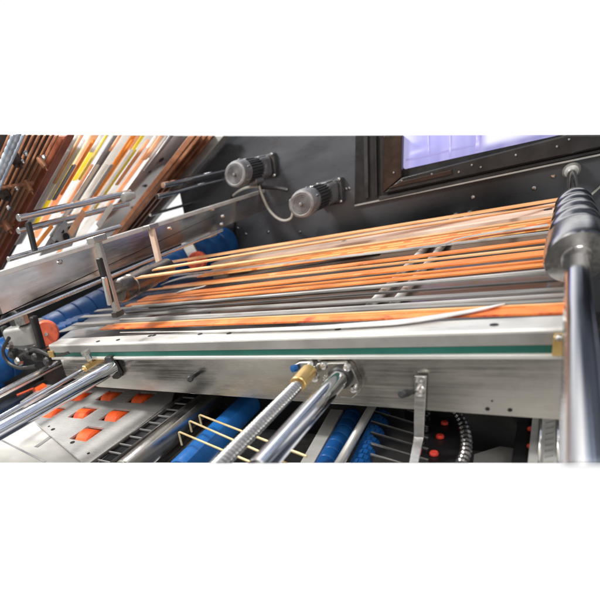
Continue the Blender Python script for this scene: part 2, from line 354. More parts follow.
# ------------------------------------------------------------------ 3. polished crossbeam running to the panel on the left
wp = P(262, 191, 'y', YW-.01); XC = wp.x; zt = wp.z; zb = P(228, 224, 'x', XC).z
ynear = P(-12, 275, 'x', XC).y
cb = thing('crossbeam', (XC, ynear, zb), 'polished steel plate crossbeam with white top lip at upper left', 'beam')
zbn = P(-12, 321, 'x', XC).z
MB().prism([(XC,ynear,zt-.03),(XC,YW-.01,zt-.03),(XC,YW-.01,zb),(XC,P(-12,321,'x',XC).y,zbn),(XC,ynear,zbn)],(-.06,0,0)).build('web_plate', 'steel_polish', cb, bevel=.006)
MB().bb(XC-.13, XC+.05, ynear, YW-.01, zt-.03, zt+.015).build('top_lip', 'aluminium', cb, bevel=.006)
q0, q1 = P(-14,318,'x',-7.2), P(190,239,'x',-7.2)
MB().prism([q0, q1, Vector((-7.2,q1.y,-1.5)), Vector((-7.2,q0.y-1,-1.5)), Vector((-7.2,q0.y-1,q0.z-.2))], (-.05,0,0)).build('shade_sheet', 'pit_black', None, kind='structure')  # black sheet added to hide the white background below the crossbeam
for (u, v) in [(213,209),(223,216),(222,224),(170,228),(60,262)]:
    MB().lathe(P(u, v, 'x', XC+.001), (1,0,0), [(0,.022),(.02,.022),(.025,.012)], 8).build('bolt', 'bolt', cb)
# dark box section behind the beam end
# rods behind the crossbeam
def zrod(u0, v0, u1, v1, z, wpx, name, mat, label, cat, at=0, n=36, group=None, parent=None, bev=.1):
    a, b = P(u0, v0, 'z', z), P(u1, v1, 'z', z); ax = (b-a).normalized(); r = rad(a if at == 0 else b, ax, wpx)
    return MB().cyl(a, b, r, n, bev).build(name, mat, parent, label=label, cat=cat, group=group), a, b, r
def yrod(uw, vw, u_near, y_far, wpx, name, mat, label, cat, group=None, gap=None):
    p = P(uw, vw, 'y', y_far); lo, hi = .5, y_far
    for _ in range(50):
        m = (lo+hi)/2
        if proj(Vector((p.x,m,p.z)))[0] < u_near: lo = m
        else: hi = m
    a = Vector((p.x, lo, p.z)); r = rad(Vector((p.x,(lo+y_far)/2,p.z)), Y1, wpx); mb = MB()
    if gap:
        ys = []
        for ug in gap:
            lo, hi = .5, y_far
            for _ in range(50):
                m = (lo+hi)/2
                if proj(Vector((p.x,m,p.z)))[0] < ug: lo = m
                else: hi = m
            ys.append(lo)
        o = mb.cyl(a, Vector((p.x,ys[0],p.z)), r, 28).build(name, mat, None, label=label, cat=cat, group=group)
        MB().cyl(Vector((p.x,ys[1],p.z)), p, r, 28).build('rod_end', mat, o)
        return o
    return mb.cyl(a, p, r, 28).build(name, mat, None, label=label, cat=cat, group=group)
yrod(223.5, 171.5, 18, YW, 6.2, 'guide_rod', 'chrome', 'upper of two parallel steel rods crossing below the slanted belts', 'rod', gap=(130,163))
yrod(221, 180.5, 18, YW, 5.4, 'guide_rod', 'chrome', 'lower of two parallel steel rods crossing below the slanted belts', 'rod', gap=(128,157))
yrod(120, 226.5, 8, P(120,226.5,'x',XC-.3).y, 5.0, 'guide_rod', 'steel_bright', 'pale flat rod lying just above the crossbeam lip', 'rod')
yrod(192, 203, 150, YW, 3.0, 'guide_rod', 'chrome_dark', 'short dark rod between slanted rail and side panel', 'rod')
p = P(131, 196, 'x', XC-.35)
MB().lathe(p-Y1*.15, Y1, [(0,.045),(.02,.055),(.12,.055),(.13,.04),(.2,.04)], 24).build('shaft_collar', 'grey_profile', None, label='round grey collar where the rods meet the slanted rail', cat='collar')
a = P(28, 222, 'x', XC-.2); b = P(35, 251, 'x', XC-.2)
MB().bar(a, b, .05, .05, Y1).build('support_pin', 'black_paint', None, bevel=.01, label='thin black upright pin between rod and crossbeam beside brown rail', cat='pin')

# ------------------------------------------------------------------ 4. slanted infeed unit, top left
D = ray(-204, 640).normalized()*-1
NI = Y1.cross(D).normalized()
PI0 = P(153, 214, 'y', 7.3)
if NI.dot(C0-PI0) < 0: NI = -NI              # NI points toward the viewer side
def I(u, v, off=0): return onpl(u, v, NI, PI0+NI*off)
def incl(row_u, row_v, off, v_top=127, v_bot=None, down=None):
    """end points on the slanted plane of the line along D through photo point (row_u,row_v)"""
    p = I(row_u, row_v, off)
    def slide(v):
        lo, hi = -6., 8.
        for _ in range(60):
            m = (lo+hi)/2
            if proj(p+D*m)[1] > v: lo = m
            else: hi = m
        return p+D*lo
    return slide(v_bot if v_bot else 262), slide(v_top)
def wid(u0, u1, v, off):
    return abs((I(u1, v, off)-I(u0, v, off)).dot(Y1))
def strip(name, mat, u0, u1, v, off, th, label=None, cat=None, parent=None, v_top=127, v_bot=262, bevel=0, group=None):
    a, b = incl((u0+u1)/2, v, off, v_top, v_bot)
    return MB().bar(a, b, wid(u0, u1, v, off), th, Y1).build(name, mat, parent, bevel=bevel, label=label, cat=cat, group=group)
strip('slanted_rail', 'rust_brown', 42, 50, 170, 0, .14, 'broad rust brown slanted rail edging the dark rod grid', 'rail', bevel=.02, v_bot=275)
# rail 2: bundle
r2 = thing('slanted_guide', I(150,214), 'slanted brown guide of parallel ribs with grey edge beside the side panel', 'rail')
strip('backing', 'rust_brown', 164, 188, 172, -.05, .08, parent=r2, v_bot=234)
for k, (u0, u1, mt) in enumerate([(163.5,165.5,'brown_rod'),(169,170.6,'brown_rod'),(174.5,176,'brown_rod'),(180,181.5,'brown_rod')]):
    strip('rib', mt, u0, u1, 172, .03, .08, parent=r2, v_bot=236, bevel=.01)
strip('edge_plate', 'grey_profile', 187, 192, 172, .02, .16, parent=r2, v_bot=232, bevel=.01)
# the dark grid on the left
surf('grid_back', (.012,.005,.003), (.05,.018,.010), 0, .4, .6, (3,3,3), (30,30,30), .02)
gr = thing('rod_grid', I(10,200), 'dark slanted grid of brown rods with small wheels at far upper left', 'grid')
a0, a1 = incl(18, 176, -.3, v_bot=285); 
MB().bar(a0, a1, wid(-30, 52, 176, -.3), .03, Y1).build('backing', 'grid_back', gr)
for u in (-9,-4,2,7.5,13,18.5,24,29.5,35):
    strip('grid_rod', 'brown_rod', u, u+1.3, 177, .0, .03, parent=gr, v_bot=280, bevel=.01)
MB().bar(I(-8,189.5,.06), I(33,183,.06), .025, .03, D).build('tie_bar', 'brown_rod', gr)
MB().bar(I(-8,228,.06), I(14,224,.06), .025, .03, D).build('tie_bar', 'brown_rod', gr)
for (u, v, w) in [(17,161,11),(5.5,195,11),(43,164,6),(29,188,6),(8,228,8)]:
    p = I(u, v, .1); r = rad(p, NI, w)
    MB().lathe(p-NI*.08, NI, [(0,r),(.1,r),(.12,r*.85),(.12,r*.3),(.16,r*.28)], 24).build('guide_wheel', 'brown_frame' if w>8 else 'brown_rod', gr)
for (u, v, w) in [(25,152,5),(43,156,4.5),(16,187.5,4),(8,206.5,5),(22,160,3)]:
    p = I(u, v, .14); r = rad(p, NI, w)
    MB().lathe(p, NI, [(0,r),(.02,r),(.035,r*.6)], 6).build('bolt', 'bolt', gr)
# threaded hose
a, b = incl(5, 160, .12, v_bot=190)
L = (b-a).length; r = rad((a+b)/2, D, 10); prof = []
n = int(L/.07)
for i in range(n): prof += [(L*i/n, r*.86),(L*(i+.35)/n, r),(L*(i+.65)/n, r),(L*(i+1)/n-.001, r*.86)]
MB().lathe(a, D, prof, 24).build('ribbed_hose', 'hose', None, label='grey blue ribbed hose in the top left corner', cat='hose')
strip('edge_rod', 'hose', 13.5, 15.5, 150, .1, .07, 'thin blue grey rod beside the ribbed hose', 'rod', v_bot=192, bevel=.01)
# coloured bands seen between the rails
bands = [ # u0,u1 at row 170, material, top, bottom, label
 (54,57,'band_grey',160,172,'tiny dark blue grey clip between brown rail and white belts'),
 (57,62,'band_white',127,214,'white slanted belt nearest the broad brown rail'),
 (63.5,68,'band_yellow',148,196,'bright yellow slanted belt at left'),
 (70.5,77,'band_peach',127,208,'peach slanted belt right of the bright yellow one'),
 (78.5,82,'band_yellow',150,180,'short pale yellow slanted belt left of the grey bar'),
 (83,86,'band_white',127,206,'narrow white slanted belt left of the grey bar'),
 (91,98,'band_grey',127,205,'grey metal slanted bar in the middle of the belts'),
 (100,106,'band_white',127,214,'white slanted belt right of the grey bar'),
 (108,112,'band_orange',127,196,'orange slanted belt right of middle'),
 (112.5,116,'band_peach',127,230,'peach slanted belt touching the orange one'),
 (117.5,120,'band_yellow',127,172,'short mustard slanted belt at upper right of belts'),
 (122,130,'band_white',127,205,'wide white slanted belt left of the perforated strip'),
 (132,136,'band_peach',127,190,'peach slanted belt near the brown guide'),
 (141,164,'perforated',127,214,'broad white perforated strip along the brown guide'),
]
for i, (u0, u1, mt, vt, vb, lb) in enumerate(bands):
    last_band = strip('slanted_belt', mt, u0-(.8 if mt=='band_white' else 0), u1+(1.0 if mt=='band_white' else .4), 170, -.22-.012*i, .02, lb, 'belt', v_top=vt, v_bot=vb+(30 if vb >= 190 else 0), group='slanted belts between the brown rails')
# lower pieces under the rods
for (u0,v0,u1,v1,w,mt,lb) in [(36,246,52,226,3.5,'band_orange','orange strap end just above the crossbeam at left'),
      (70,234,84,212,6,'band_peach','peach strap end under the two rods'),
      (98,226,112,205,5,'band_white','white strap end under the two rods at right'),
      (53,240,66,222,4,'band_grey','grey strap end under the two rods')]:
    a, b = P(u0,v0,'x',XC-.5), P(u1,v1,'x',XC-.5)
    MB().bar(a, b, rad(a, (b-a).normalized(), w)*2.2, .02, Y1).build('strap_end', mt, None, label=lb, cat='strap')
# finer loose bands and clips over the main ones
rb = random.Random(3)
mts = ['band_white','band_peach','band_white','band_grey','band_orange','band_white','band_yellow','band_peach']
where = ['near the broad brown rail','left of the grey bar','right of the grey bar','near the brown ribbed guide']
for i in range(20):
    u = 56+i*4.6+rb.uniform(-1,1); w = rb.uniform(1.2,3.4); vt = rb.choice([127,140,150,165]); vb = vt+rb.uniform(18,60); mt = mts[i%8]
    lb = '%s %s slanted strap %s, %s' % (['short','narrow','slim','thin','small'][i%5], mt[5:], where[min(3,i//5)], 'reaching the top edge' if vt==127 else ('upper part of the slope' if vt<160 else 'lower part of the slope'))
    strip('slanted_strap', mt, u, u+w, 170, -.15+.006*i, .02, lb, 'strap', v_top=vt, v_bot=min(vb,218), group='thin straps over the slanted belts')
for k,(u,v) in enumerate([(161.5,160),(133,208),(137,214),(146,186),(150,172)]):
    q = I(u, v, -.36); MB().lathe(q-NI*.01, NI, [(0,.05 if k==0 else .03),(.016,.05 if k==0 else .03)], 14).build('hole', 'pit_black', last_band)
pp = [P(u,v,'x',XC-.66) for (u,v) in [(40,256),(58,226),(82,220),(72,246)]]
o = MB().prism(pp, (-.03,0,0)).build('holed_plate', 'grey_profile', None, label='grey plate with round holes behind the crossbeam lip', cat='plate')
for (u,v,r) in [(54,238,.03),(57,243,.025),(62,231,.025),(52,245,.02),(66,237,.045),(70,229,.03)]:
    MB().lathe(P(u,v,'x',XC-.65), (1,0,0), [(0,r),(.012,r)], 14).build('hole', 'pit_black', o)

# ------------------------------------------------------------------ 5. bed and belts
bedp = [P(45,349,'z',-.10), P(575,335,'z',-.10), P(575,206,'z',-.10), P(168,272,'z',-.10), P(120,296,'z',-.10)]
MB().prism(bedp, (0,0,-.03)).build('slide_bed', 'slide_bed', None, label='dark grey streaked steel bed under the orange belts', cat='machine bed')
MB().bb(-7.4, .6, 3.05, YW-.02, -1.5, -1.46).build('base_blocker', 'pit_black', None, kind='structure')  # black sheet added under the bed to block light from the background
for k, (u0,v0,u1,v1) in enumerate([(460,211,368,308),(474,208,392,306)]):
    a, b = P(u0,v0,'z',-.055), P(u1,v1,'z',-.055); r = rad((a+b)/2,(b-a).normalized(),6)
    MB().cyl(a, b, r, 20).build('cross_rod', 'aluminium', None, label=['left of two pale cross rods under the orange belts','right of two pale cross rods under the orange belts'][k], cat='rod', group='cross rods under the belts')

# drum and long chrome shaft
YS0 = 1.35
sa = P(571.5, 170, 'y', YW-.03)
sb = None
# pick the near end on photo line, same height
def at_line(u, v, z): return P(u, v, 'z', z)
sb = at_line(588.5, 480, sa.z-.02)
ds = (sb-sa).normalized()
rs = rad(P(582,280,'z',sa.z), ds, 28.5)
shaft = thing('chrome_shaft', sa, 'long upright looking chrome shaft at right edge carrying the grooved drum', 'shaft')
Ls = (sb-sa).length
def s_at_v(v):
    lo, hi = 0, Ls
    for _ in range(50):
        m = (lo+hi)/2
        if proj(sa+ds*m)[1] < v: lo = m
        else: hi = m
    return lo
t1, t2 = s_at_v(200), s_at_v(258)
MB().lathe(sa, ds, [(0,rs*.86),(t1*1.0,rs*.86)], 48).build('journal', 'chrome', shaft)
MB().lathe(sa, ds, [(t2,rs*.98),(t2+.05,rs),(Ls-.02,rs),(Ls,rs*.96)], 64).build('shaft_body', 'chrome', shaft)
rdm = rad(sa+ds*((t1+t2)/2), ds, 57)
prof = [(0,rs*.7),(0,rdm*.86),(.06,rdm*.93)]
Ld = t2-t1; 
for k in range(4):
    a = Ld*(.06+.17*k); w = Ld*.17
    prof += [(a, rdm*.97),(a+w*.12, rdm*.985),(a+w*.55, rdm*.985),(a+w*.62, rdm*.93),(a+w*.9, rdm*.93),(a+w*.98, rdm*.97)]
prof += [(Ld*.76,rdm*1.0),(Ld*.95,rdm*1.0),(Ld*.985,rdm*.985),(Ld,rdm*.94),(Ld,rdm*.45),(Ld+.02,rs*1.2),(Ld+.12,rs*1.12)]
prof = [(t, q*(.80+.20*min(1,t/(Ld*.8))) if q > rs*1.3 else q) for (t, q) in prof]
MB().lathe(sa+ds*t1, ds, prof, 72).build('grooved_drum', 'chrome_dark', shaft)
MB().lathe(sa+ds*(-.02), ds, [(0,rs*1.7),(.1,rs*1.7),(.16,rs*1.3),(.17,rs*.7)], 40).build('bearing_cap', 'grey_profile', shaft)

drc = sa+ds*((t1+t2)/2)
def belt(name, mat, R0, L0, z, label, th=.012, wrap=False, zl=None, grp='belts stretched along the bed', cat='belt', ur=None):
    """R0,L0 = (u, vtop, vbot) at the right and left end"""
    rt, rb = P(R0[0], R0[1], 'z', z), P(R0[0], R0[2], 'z', z)
    z2 = z if zl is None else zl
    lt, lb = P(L0[0], L0[1], 'z', z2), P(L0[0], L0[2], 'z', z2)
    a, b = (rt+rb)/2, (lt+lb)/2
    # true widths across the belt direction
    d = (a-b).normalized()
    wr = abs((rt-rb).dot(Y1))*abs(d.x)+abs((rt-rb).x*d.y); wl = abs((lt-lb).dot(Y1))*abs(d.x)+abs((lt-lb).x*d.y)
    n = 24; pts = []
    sag = random.uniform(-.006,.010)
    for i in range(n+1):
        t = i/n; p = b.lerp(a, t); p.z -= sag*4*t*(1-t); pts.append(p)
    o = MB().ribbon(pts, wl, wr, th, Y1).build(name, mat, None, label=label, cat=cat, group=grp)
    if wrap:
        # arc climbing over the drum
        tt = (a-sa).dot(ds); cc = sa+ds*tt; pr = []
        u = (-X1-ds*(-X1).dot(ds)).normalized(); w = Z1-ds*Z1.dot(ds)-u*Z1.dot(u); w.normalize()
        rr = rdm*(.80+.20*min(1,max(0,tt-t1)/(Ld*.8)))+.004
        dz = a.z-cc.z; a0 = math.asin(max(-.95, min(.95, dz/rr)))
        for k in range(15):
            an = a0+(math.radians(88)-a0)*k/14; pr.append(cc+u*(rr*math.cos(an))+w*(rr*math.sin(an)))
        MB().ribbon(pr, wr*.8, wr*.8, th, ds).build('drum_wrap', mat, o)
    return o
xr = 566
belt('narrow_belt','belt_tan',(xr,197.0,199.4),(156,263.8,265.2),.03,'topmost thin tan belt nearest the side panel',zl=.30)
belt('narrow_belt','belt_tan',(xr,202.4,204.2),(155,268.6,269.9),.02,'thin tan belt on the far edge of the pale rail',zl=.50)
belt('narrow_belt','belt_tan',(xr,214.2,216.4),(138,276.8,278.2),.02,'thin tan belt on the near edge of the pale rail',zl=.52)
rl = belt('pale_rail','rail_pale',(561,204.4,214.2),(222,257.5,264.0),-.005,'pale pinkish flat rail between two thin tan belts',th=.05,cat='rail')
MB().lathe(P(549-1,209.8,'z',.02),Z1,[(0,.035),(.006,.035)],12).build('screw_hole','pit_black',rl)
MB().lathe(P(344,241.2,'z',.02),Z1,[(0,.03),(.006,.03)],12).build('screw_hole','pit_black',rl)
belt('wide_belt','belt_slotted',(560,217.0,227.4),(212,265.6,275.2),.0,'wide slotted orange belt just in front of the pale rail')
belt('narrow_belt','belt_orange',(550,238.8,241.6),(162,287,289),.012,'narrow orange belt behind the broad middle belt')
belt('wide_belt','belt_orange',(550,250.2,255.2),(144,296.8,299.4),.012,'broad orange belt in the middle of the bed')
belt('narrow_belt','belt_orange',(553,262.6,265.4),(128,304,306),.012,'narrow orange belt in front of the broad middle belt')
belt('grey_belt','belt_grey',(566,270.2,272.4),(96,310.2,311.6),.0,'thin pale grey belt in front of the orange ones')
belt('grey_belt','belt_grey',(568,287.8,291.2),(82,316,317.6),.0,'second pale grey belt, midway to the front beam')
belt('grey_belt','belt_grey',(566,298.4,301.8),(74,323.4,325.4),.0,'third pale grey belt, just behind the red orange one')
belt('front_belt','belt_red',(567,306,313.5),(104,325.6,329.2),.006,'mottled red orange belt directly behind the front beam')
belt('front_belt','belt_orange',(567,303.2,305),(330,316.6,318.2),.012,'fine orange line belt behind the mottled red belt')
for i,(vr,vl,ul,mt) in enumerate([(272,300,180,'belt_grey'),(280,307,150,'belt_dark'),(285,311,130,'belt_grey'),(246,283,190,'belt_dark')]):
    belt('narrow_belt',mt,(380,vr+8,vr+9.2),(ul,vl,vl+1),-.03-.004*i,['very thin grey belt right of the dark end roller','very thin dark belt near the dark end roller','lower very thin grey belt near the end roller','very thin dark belt behind narrow orange belt'][i],cat='belt')
rc = random.Random(11)
adj = ['hair thin silver','very fine tan','very fine grey','hair thin orange','very fine dark']
mt5 = ['cord_silver','belt_tan','belt_grey','belt_orange','belt_dark']
spot = [(229.5,277.5,'just in front of the wide orange belt'),(244,290,'between narrow and broad orange belts'),(258,300.5,'just in front of the broad orange belt'),(268,306,'between the front narrow orange belt and the grey belts'),(279,312,'between the first and second grey belts'),(294,319,'in front of the second pale grey belt'),(303.5,324,'behind the mottled red belt')]
for i,(vr,vl,tx) in enumerate(spot):
    k = [0,1,3,0,4,0,1][i]
    belt('narrow_belt', mt5[k], (566,vr,vr+1.3), (150-i*6,vl,vl+.9), .016+.002*(i%3), '%s belt %s' % (adj[k], tx))
# loose transparent / white sheets lying on the belts
def sheet(uvs, z, w0, w1, mat, label, lift=.004):
    pts = []
    ctl = [P(u, v, 'z', z) for (u, v) in uvs]
    for i in range(len(ctl)-1):
        a = ctl[max(i-1,0)]; b = ctl[i]; c = ctl[i+1]; d = ctl[min(i+2,len(ctl)-1)]
        for k in range(6):
            t = k/6; q = .5*((2*b)+(c-a)*t+(2*a-5*b+4*c-d)*t*t+(3*b-a-3*c+d)*t**3); pts.append(q)
    pts.append(ctl[-1])
    n = len(pts)
    for i, q in enumerate(pts): q.z += lift*math.sin(i*1.1)*.3
    return MB().ribbon(pts, w0, w1, .006, Y1, taper=(w0 == .012)).build('loose_strip', mat, None, label=label, cat='strip')
sheet([(120,332.5),(230,330.5),(350,325.5),(430,318),(505,304)], .03, .012, .085, 'pale_sheet', 'long white curved strip lying behind the front beam')
sheet([(437,246.5),(456,239.5),(480,234.5),(548,225)], .03, .02, .09, 'pale_sheet', 'white tapering sliver in front of the wide orange belt')
sheet([(165,283),(185,277),(215,273),(240,262)], .0, .22, .06, 'pale_sheet', 'crumpled white strip beside the small orange wheel')
sheet([(178,292),(205,286)], .03, .10, .06, 'pale_sheet', 'short white scrap on belts near the dark roller')
sheet([(62,330),(90,325),(150,319),(210,313)], -.03, .3, .05, 'belt_grey', 'grey wedge shaped strip at left end of bed')

# dark end roller on the left with its posts
a, b = P(118, 292, 'z', .40), P(167, 268, 'z', .40); ax = (b-a).normalized(); r = rad(a, ax, 25)
er = thing('end_roller', a, 'dark steel roller at left end of the belts between two posts', 'roller')
L = (b-a).length
MB().lathe(a, ax, [(0,r*.8),(.04,r),(.16,r),(.17,r*.9),(.2,r*.9),(.21,r),(L*.62,r),(L*.625,r*.9),(L,r*.9)], 48).build('roller_body', 'roller_steel', er)
MB().lathe(a-ax*.15, ax, [(0,r*.3),(.2,r*.3)], 20).build('axle', 'chrome', er)
for k,(u,v) in enumerate([(114.5,302),(161,270)]):
    q = P(u, v, 'z', .38); top = Vector((q.x, q.y, P([97,150][k],[239,227][k],'y',q.y).z))
    w = rad(q, Z1, [7.0,6.0][k])*2
    t = thing('roller_post', q, ['brownish flat metal post in front of the dark end roller','brownish flat metal post behind the dark end roller'][k], 'post', 'posts of the end roller')
    MB().bar(q-Z1*.12, top, .05, w, Y1).build('post_bar', 'rail_pale' if k==1 else 'brushed_roll', t, bevel=.01)
    MB().box(top+Vector((0,.0,.0)), w*1.4, .16, .05).build('top_tab', 'brushed_roll', t, bevel=.01)
    MB().box(q-Z1*.10, w*1.1, .10, .05).build('foot', 'belt_dark', t, bevel=.01)
a, b = P(99,258,'y',P(114.5,302,'z',.38).y-.06), P(110.5,303,'y',P(114.5,302,'z',.38).y-.06)
MB().bar(a,b,.04,.05,Y1).build('upright_pin','black_paint',None,bevel=.01,label='thin black upright pin left of the front roller post',cat='pin')
a, b = P(104,277,'y',P(114.5,302,'z',.38).y-.1), P(110,305,'y',P(114.5,302,'z',.38).y-.1)
MB().bar(a,b,.04,.035,Y1).build('upright_pin','steel_bright',None,bevel=.008,label='short silver upright pin left of the front roller post',cat='pin')

# small coral wheel on bracket (197,262)
def wheel(u, v, z, rpx, axis, th, label, mat='coral_rubber', hub='bolt'):
    p = P(u, v, 'z', z); r = rad(p, axis, rpx*2)
    t = thing('pinch_wheel', p, label, 'wheel')
    MB().lathe(p-axis*th/2, axis, [(0,r*.45),(0,r*.9),(th*.12,r),(th*.88,r),(th,r*.9),(th,r*.45)], 40).build('tyre', mat, t)
    MB().lathe(p-axis*th*.4, axis, [(0,r*.5),(th*.8,r*.5)], 28).build('hub', 'brushed_roll', t)
    MB().lathe(p-axis*(th*.75), axis, [(0,r*.14),(th*1.5,r*.14)], 12).build('axle_pin', 'bolt', t)
    return t, p, r
t, p, r = wheel(197.5, 261, .12, 9.5, Vector((.35,-.9,.1)).normalized(), .2, 'round orange wheel on a bracket at the back of the bed')
MB().bar(p+Vector((-.1,.12,.0)), p+Vector((-.25,.14,.36)), .05, .2, Y1).build('bracket_arm', 'steel_bright', t, bevel=.01)
MB().box(p+Vector((0,.2,.34)), .5, .2, .12).build('bracket_block', 'grey_profile', t, bevel=.02)
MB().lathe(p+Vector((-.1,.16,.4)), Z1, [(0,.06),(.12,.06),(.14,.04)], 6).build('hex_bolt', 'bolt', t)
MB().lathe(p+Vector((.2,.16,.4)), Z1, [(0,.05),(.10,.05),(.12,.03)], 6).build('hex_bolt', 'bolt', t)

# ------------------------------------------------------------------ 6. blue rollers on the left
def ringed(a, b, r, pitch, depth, name, mat, label, twist=0, n=44):
    ax = (b-a).normalized(); L = (b-a).length; k = max(2, int(L/pitch)); prof = []
    for i in range(k):
        t0 = L*i/k; w = L/k
        prof += [(t0,r*(1-depth)),(t0+w*.05,r*(1-depth*.2)),(t0+w*.12,r),(t0+w*.88,r),(t0+w*.95,r*(1-depth*.2)),(t0+w*.999,r*(1-depth))]
    return MB().lathe(a, ax, prof, n).build(name, mat, None, label=label, cat='roller')
a, b = P(-30, 377, 'z', -.38), P(227, 243, 'y', YW-.05)
r = rad(P(60,325,'z',-.2), (b-a).normalized(), 38)
ringed(a, b, r, .24, .07, 'blue_roller', 'blue_rubber', 'long dark blue ringed roller below the polished crossbeam')
a, b = P(-12, 328.0, 'x', XC+.1), P(222, 230, 'x', XC+.1)
MB().cyl(a, b, rad(P(80,288,'x',XC+.28), Y1, 4.5), 24).build('silver_rod', 'steel_bright', None, label='slim silver rod along the bottom of the crossbeam', cat='rod')
a, b = P(-20, 393, 'z', -.75), P(60, 352, 'z', -.75)
ringed(a, b, rad(b,(b-a).normalized(),20), .12, .12, 'blue_roller', 'blue_rubber', 'short dark blue ribbed roller at the left picture edge')
# teeth-like ribs of blue belt near bed corner
o = thing('blue_brush', P(60,325,'z',-.15), 'dark blue ribbed belt lumps at the left corner of the bed', 'belt')
for i in range(12):
    q = P(52+i*6.2, 330-i*2.9, 'z', -.13)
    MB().lathe(q-Vector((.0,.12,0)), Vector((.5,.8,-.1)), [(0,.03),(.03,.06),(.28,.06),(.3,.03)], 10).build('rib', 'blue_rubber', o)

# clamp unit with coral wheel at left end of the front beam
t, p, r = wheel(46.5, 333, .02, 13, Vector((.75,-.65,.05)).normalized(), .13, 'coral red wheel in a clamp at the left end of the front beam')
t2_ = thing('clamp_unit', P(25,350,'z',-.1), 'black and grey clamp unit with lever holding the coral wheel', 'clamp')
q = P(27, 334, 'z', .05)
MB().box(q, .42, .36, .26, (Vector((.95,.3,0)).normalized(), Vector((-.3,.95,0)).normalized(), Z1)).build('grey_block', 'grey_profile', t2_, bevel=.05)
MB().box(q+Vector((.0,.0,.19)), .26, .2, .14).build('lever_base', 'black_rubber', t2_, bevel=.03)
a, b = P(27,322,'y',q.y), P(16,299,'y',q.y)
MB().cyl(a, b, .035, 12, .3).build('lever', 'black_rubber', t2_)
MB().cyl(a.lerp(b,.55), b, .055, 14, .3).build('lever_grip', 'black_rubber', t2_)
MB().lathe(P(23,324,'y',q.y-.1), Z1, [(0,.08),(.1,.08),(.12,.06)], 6).build('hex_nut', 'bolt', t2_)
MB().bar(P(33,316,'y',q.y-.15), P(42,348,'y',q.y-.15), .08, .07, Y1).build('arm', 'black_rubber', t2_, bevel=.02)
MB().bar(P(3,326,'y',q.y-.15), P(17,360,'y',q.y-.15), .08, .07, Y1).build('arm', 'black_rubber', t2_, bevel=.02)
MB().bar(P(12,350,'y',q.y-.2), P(46,356,'y',q.y-.2), .1, .12, Y1).build('cross_piece', 'black_rubber', t2_, bevel=.02)
for (u,v) in [(11,345),(14,354),(30,352),(38,357),(50,361),(21,361)]:
    MB().lathe(P(u,v,'y',q.y-.28), (0,-1,.3), [(0,.05),(.05,.05),(.07,.03)], 8).build('bolt', 'bolt' if u%2 else 'black_rubber', t2_)
curve([(2,320),(6,313),(14,312),(20,318),(22,330)], q.y-.1, .022, 'thin_hose', 'black_rubber', 'thin black hose arching over the clamp unit', 'hose')
curve([(9,338),(3,350),(8,362),(20,368),(36,366)], q.y-.35, .022, 'thin_hose', 'black_rubber', 'thin black hose hanging below the clamp unit', 'hose')
curve([(20,356),(36,350),(52,356),(70,352)], q.y-.3, .02, 'thin_hose', 'black_rubber', 'thin black hose running right beneath the front beam end', 'hose')

# ------------------------------------------------------------------ 7. front beam
def zB(v, u=567, y=YB): return P(u, v, 'y', y).z
xL, xLp, xR = P(48,345,'y',YB).x, P(64,370,'y',YB).x, P(570,360,'y',YB).x
ytop = P(567,317.5,'z',0).y
fb = thing('front_beam', (xL, YB, zB(421)), 'long white topped front beam with green strip and steel plate', 'beam')
z330, z343, z352, z353, z357, z421 = 0, zB(343), zB(352.3), zB(352.6), zB(357.2), zB(420.5)
MB().prism([(xL,YB,z343),(xL,YB,0),(xL,YB+.012,.012),(xL,ytop,.012),(xL,ytop,z343)], (xR-xL,0,0)).build('top_profile', 'aluminium', fb, bevel=.004)
MB().bb(xL+.012, xR-.01, YB-.008, YB+.012, zB(344.6)+.001, -.006).build('front_face', 'grey_face', fb, bevel=.003)
MB().bb(xL+.05, xR-.07, YB-.006, YB+.1, z352, zB(344.6)).build('green_strip', 'green_strip', fb)
MB().bb(xL+.02, xR, YB-.03, YB+.14, z357, z353).build('bottom_lip', 'aluminium', fb, bevel=.005)
MB().prism([(xLp,YB,z357-.001),(xR,YB,z357-.001),(xR,YB,z421),(P(97,384,'y',YB).x,YB,zB(388,115)),(xLp,YB,zB(376,64))], (0,.07,0)).build('face_plate', 'steel_plate', fb, bevel=.004)
a = P(552,354,'y',YB-.02); b = P(566.5,332,'y',YB-.02)
MB().bb(a.x, b.x, YB-.06, YB-.002, zB(352), zB(332)).build('brass_bracket', 'brass', fb, bevel=.006)
MB().lathe(P(559,337,'y',YB-.06), (0,-1,0), [(0,.014),(.02,.014),(.025,.008)], 10).build('bracket_screw', 'bolt', fb)
MB().bb(xL-.01, xL+.07, YB-.03, YB-.009, z352, z343+.02).build('end_bracket', 'brass', fb, bevel=.004)
for (u,v) in [(98,341.5),(154,335.5),(200,334.2),(229,333.5),(338,329.5),(118,340),(494,325),(150,336)]:
    q = P(u,v,'z',.012); MB().lathe(q, Z1, [(0,.02),(.004,.02)], 10).build('screw_hole','pit_black',fb)
for (u,v,r) in [(487.5,409,.011),(510,410,.011),(492,401,.005)]:
    MB().lathe(P(u,v,'y',YB-.0005), (0,-1,0), [(0,r),(.002,r)], 12).build('hole','pit_black',fb)
for k,(u,v,u2,v2,r) in enumerate([(193,376.5,190,379,.03),(417,391,402.5,394,.028)]):
    a = P(u,v,'y',YB); b = P(u2,v2,'y',YB-[.11,.16][k])
    t = thing('black_knob', a, ['small black stub bolt on left half of the steel plate','black knob on a stem beside the steel strap'][k], 'knob')
    MB().cyl(a, b, r*.6, 14).build('stem','black_rubber',t)
    MB().cyl(a.lerp(b,.65), b+(b-a)*.08, r*.85, 16, .3).build('knob_head','black_rubber',t)

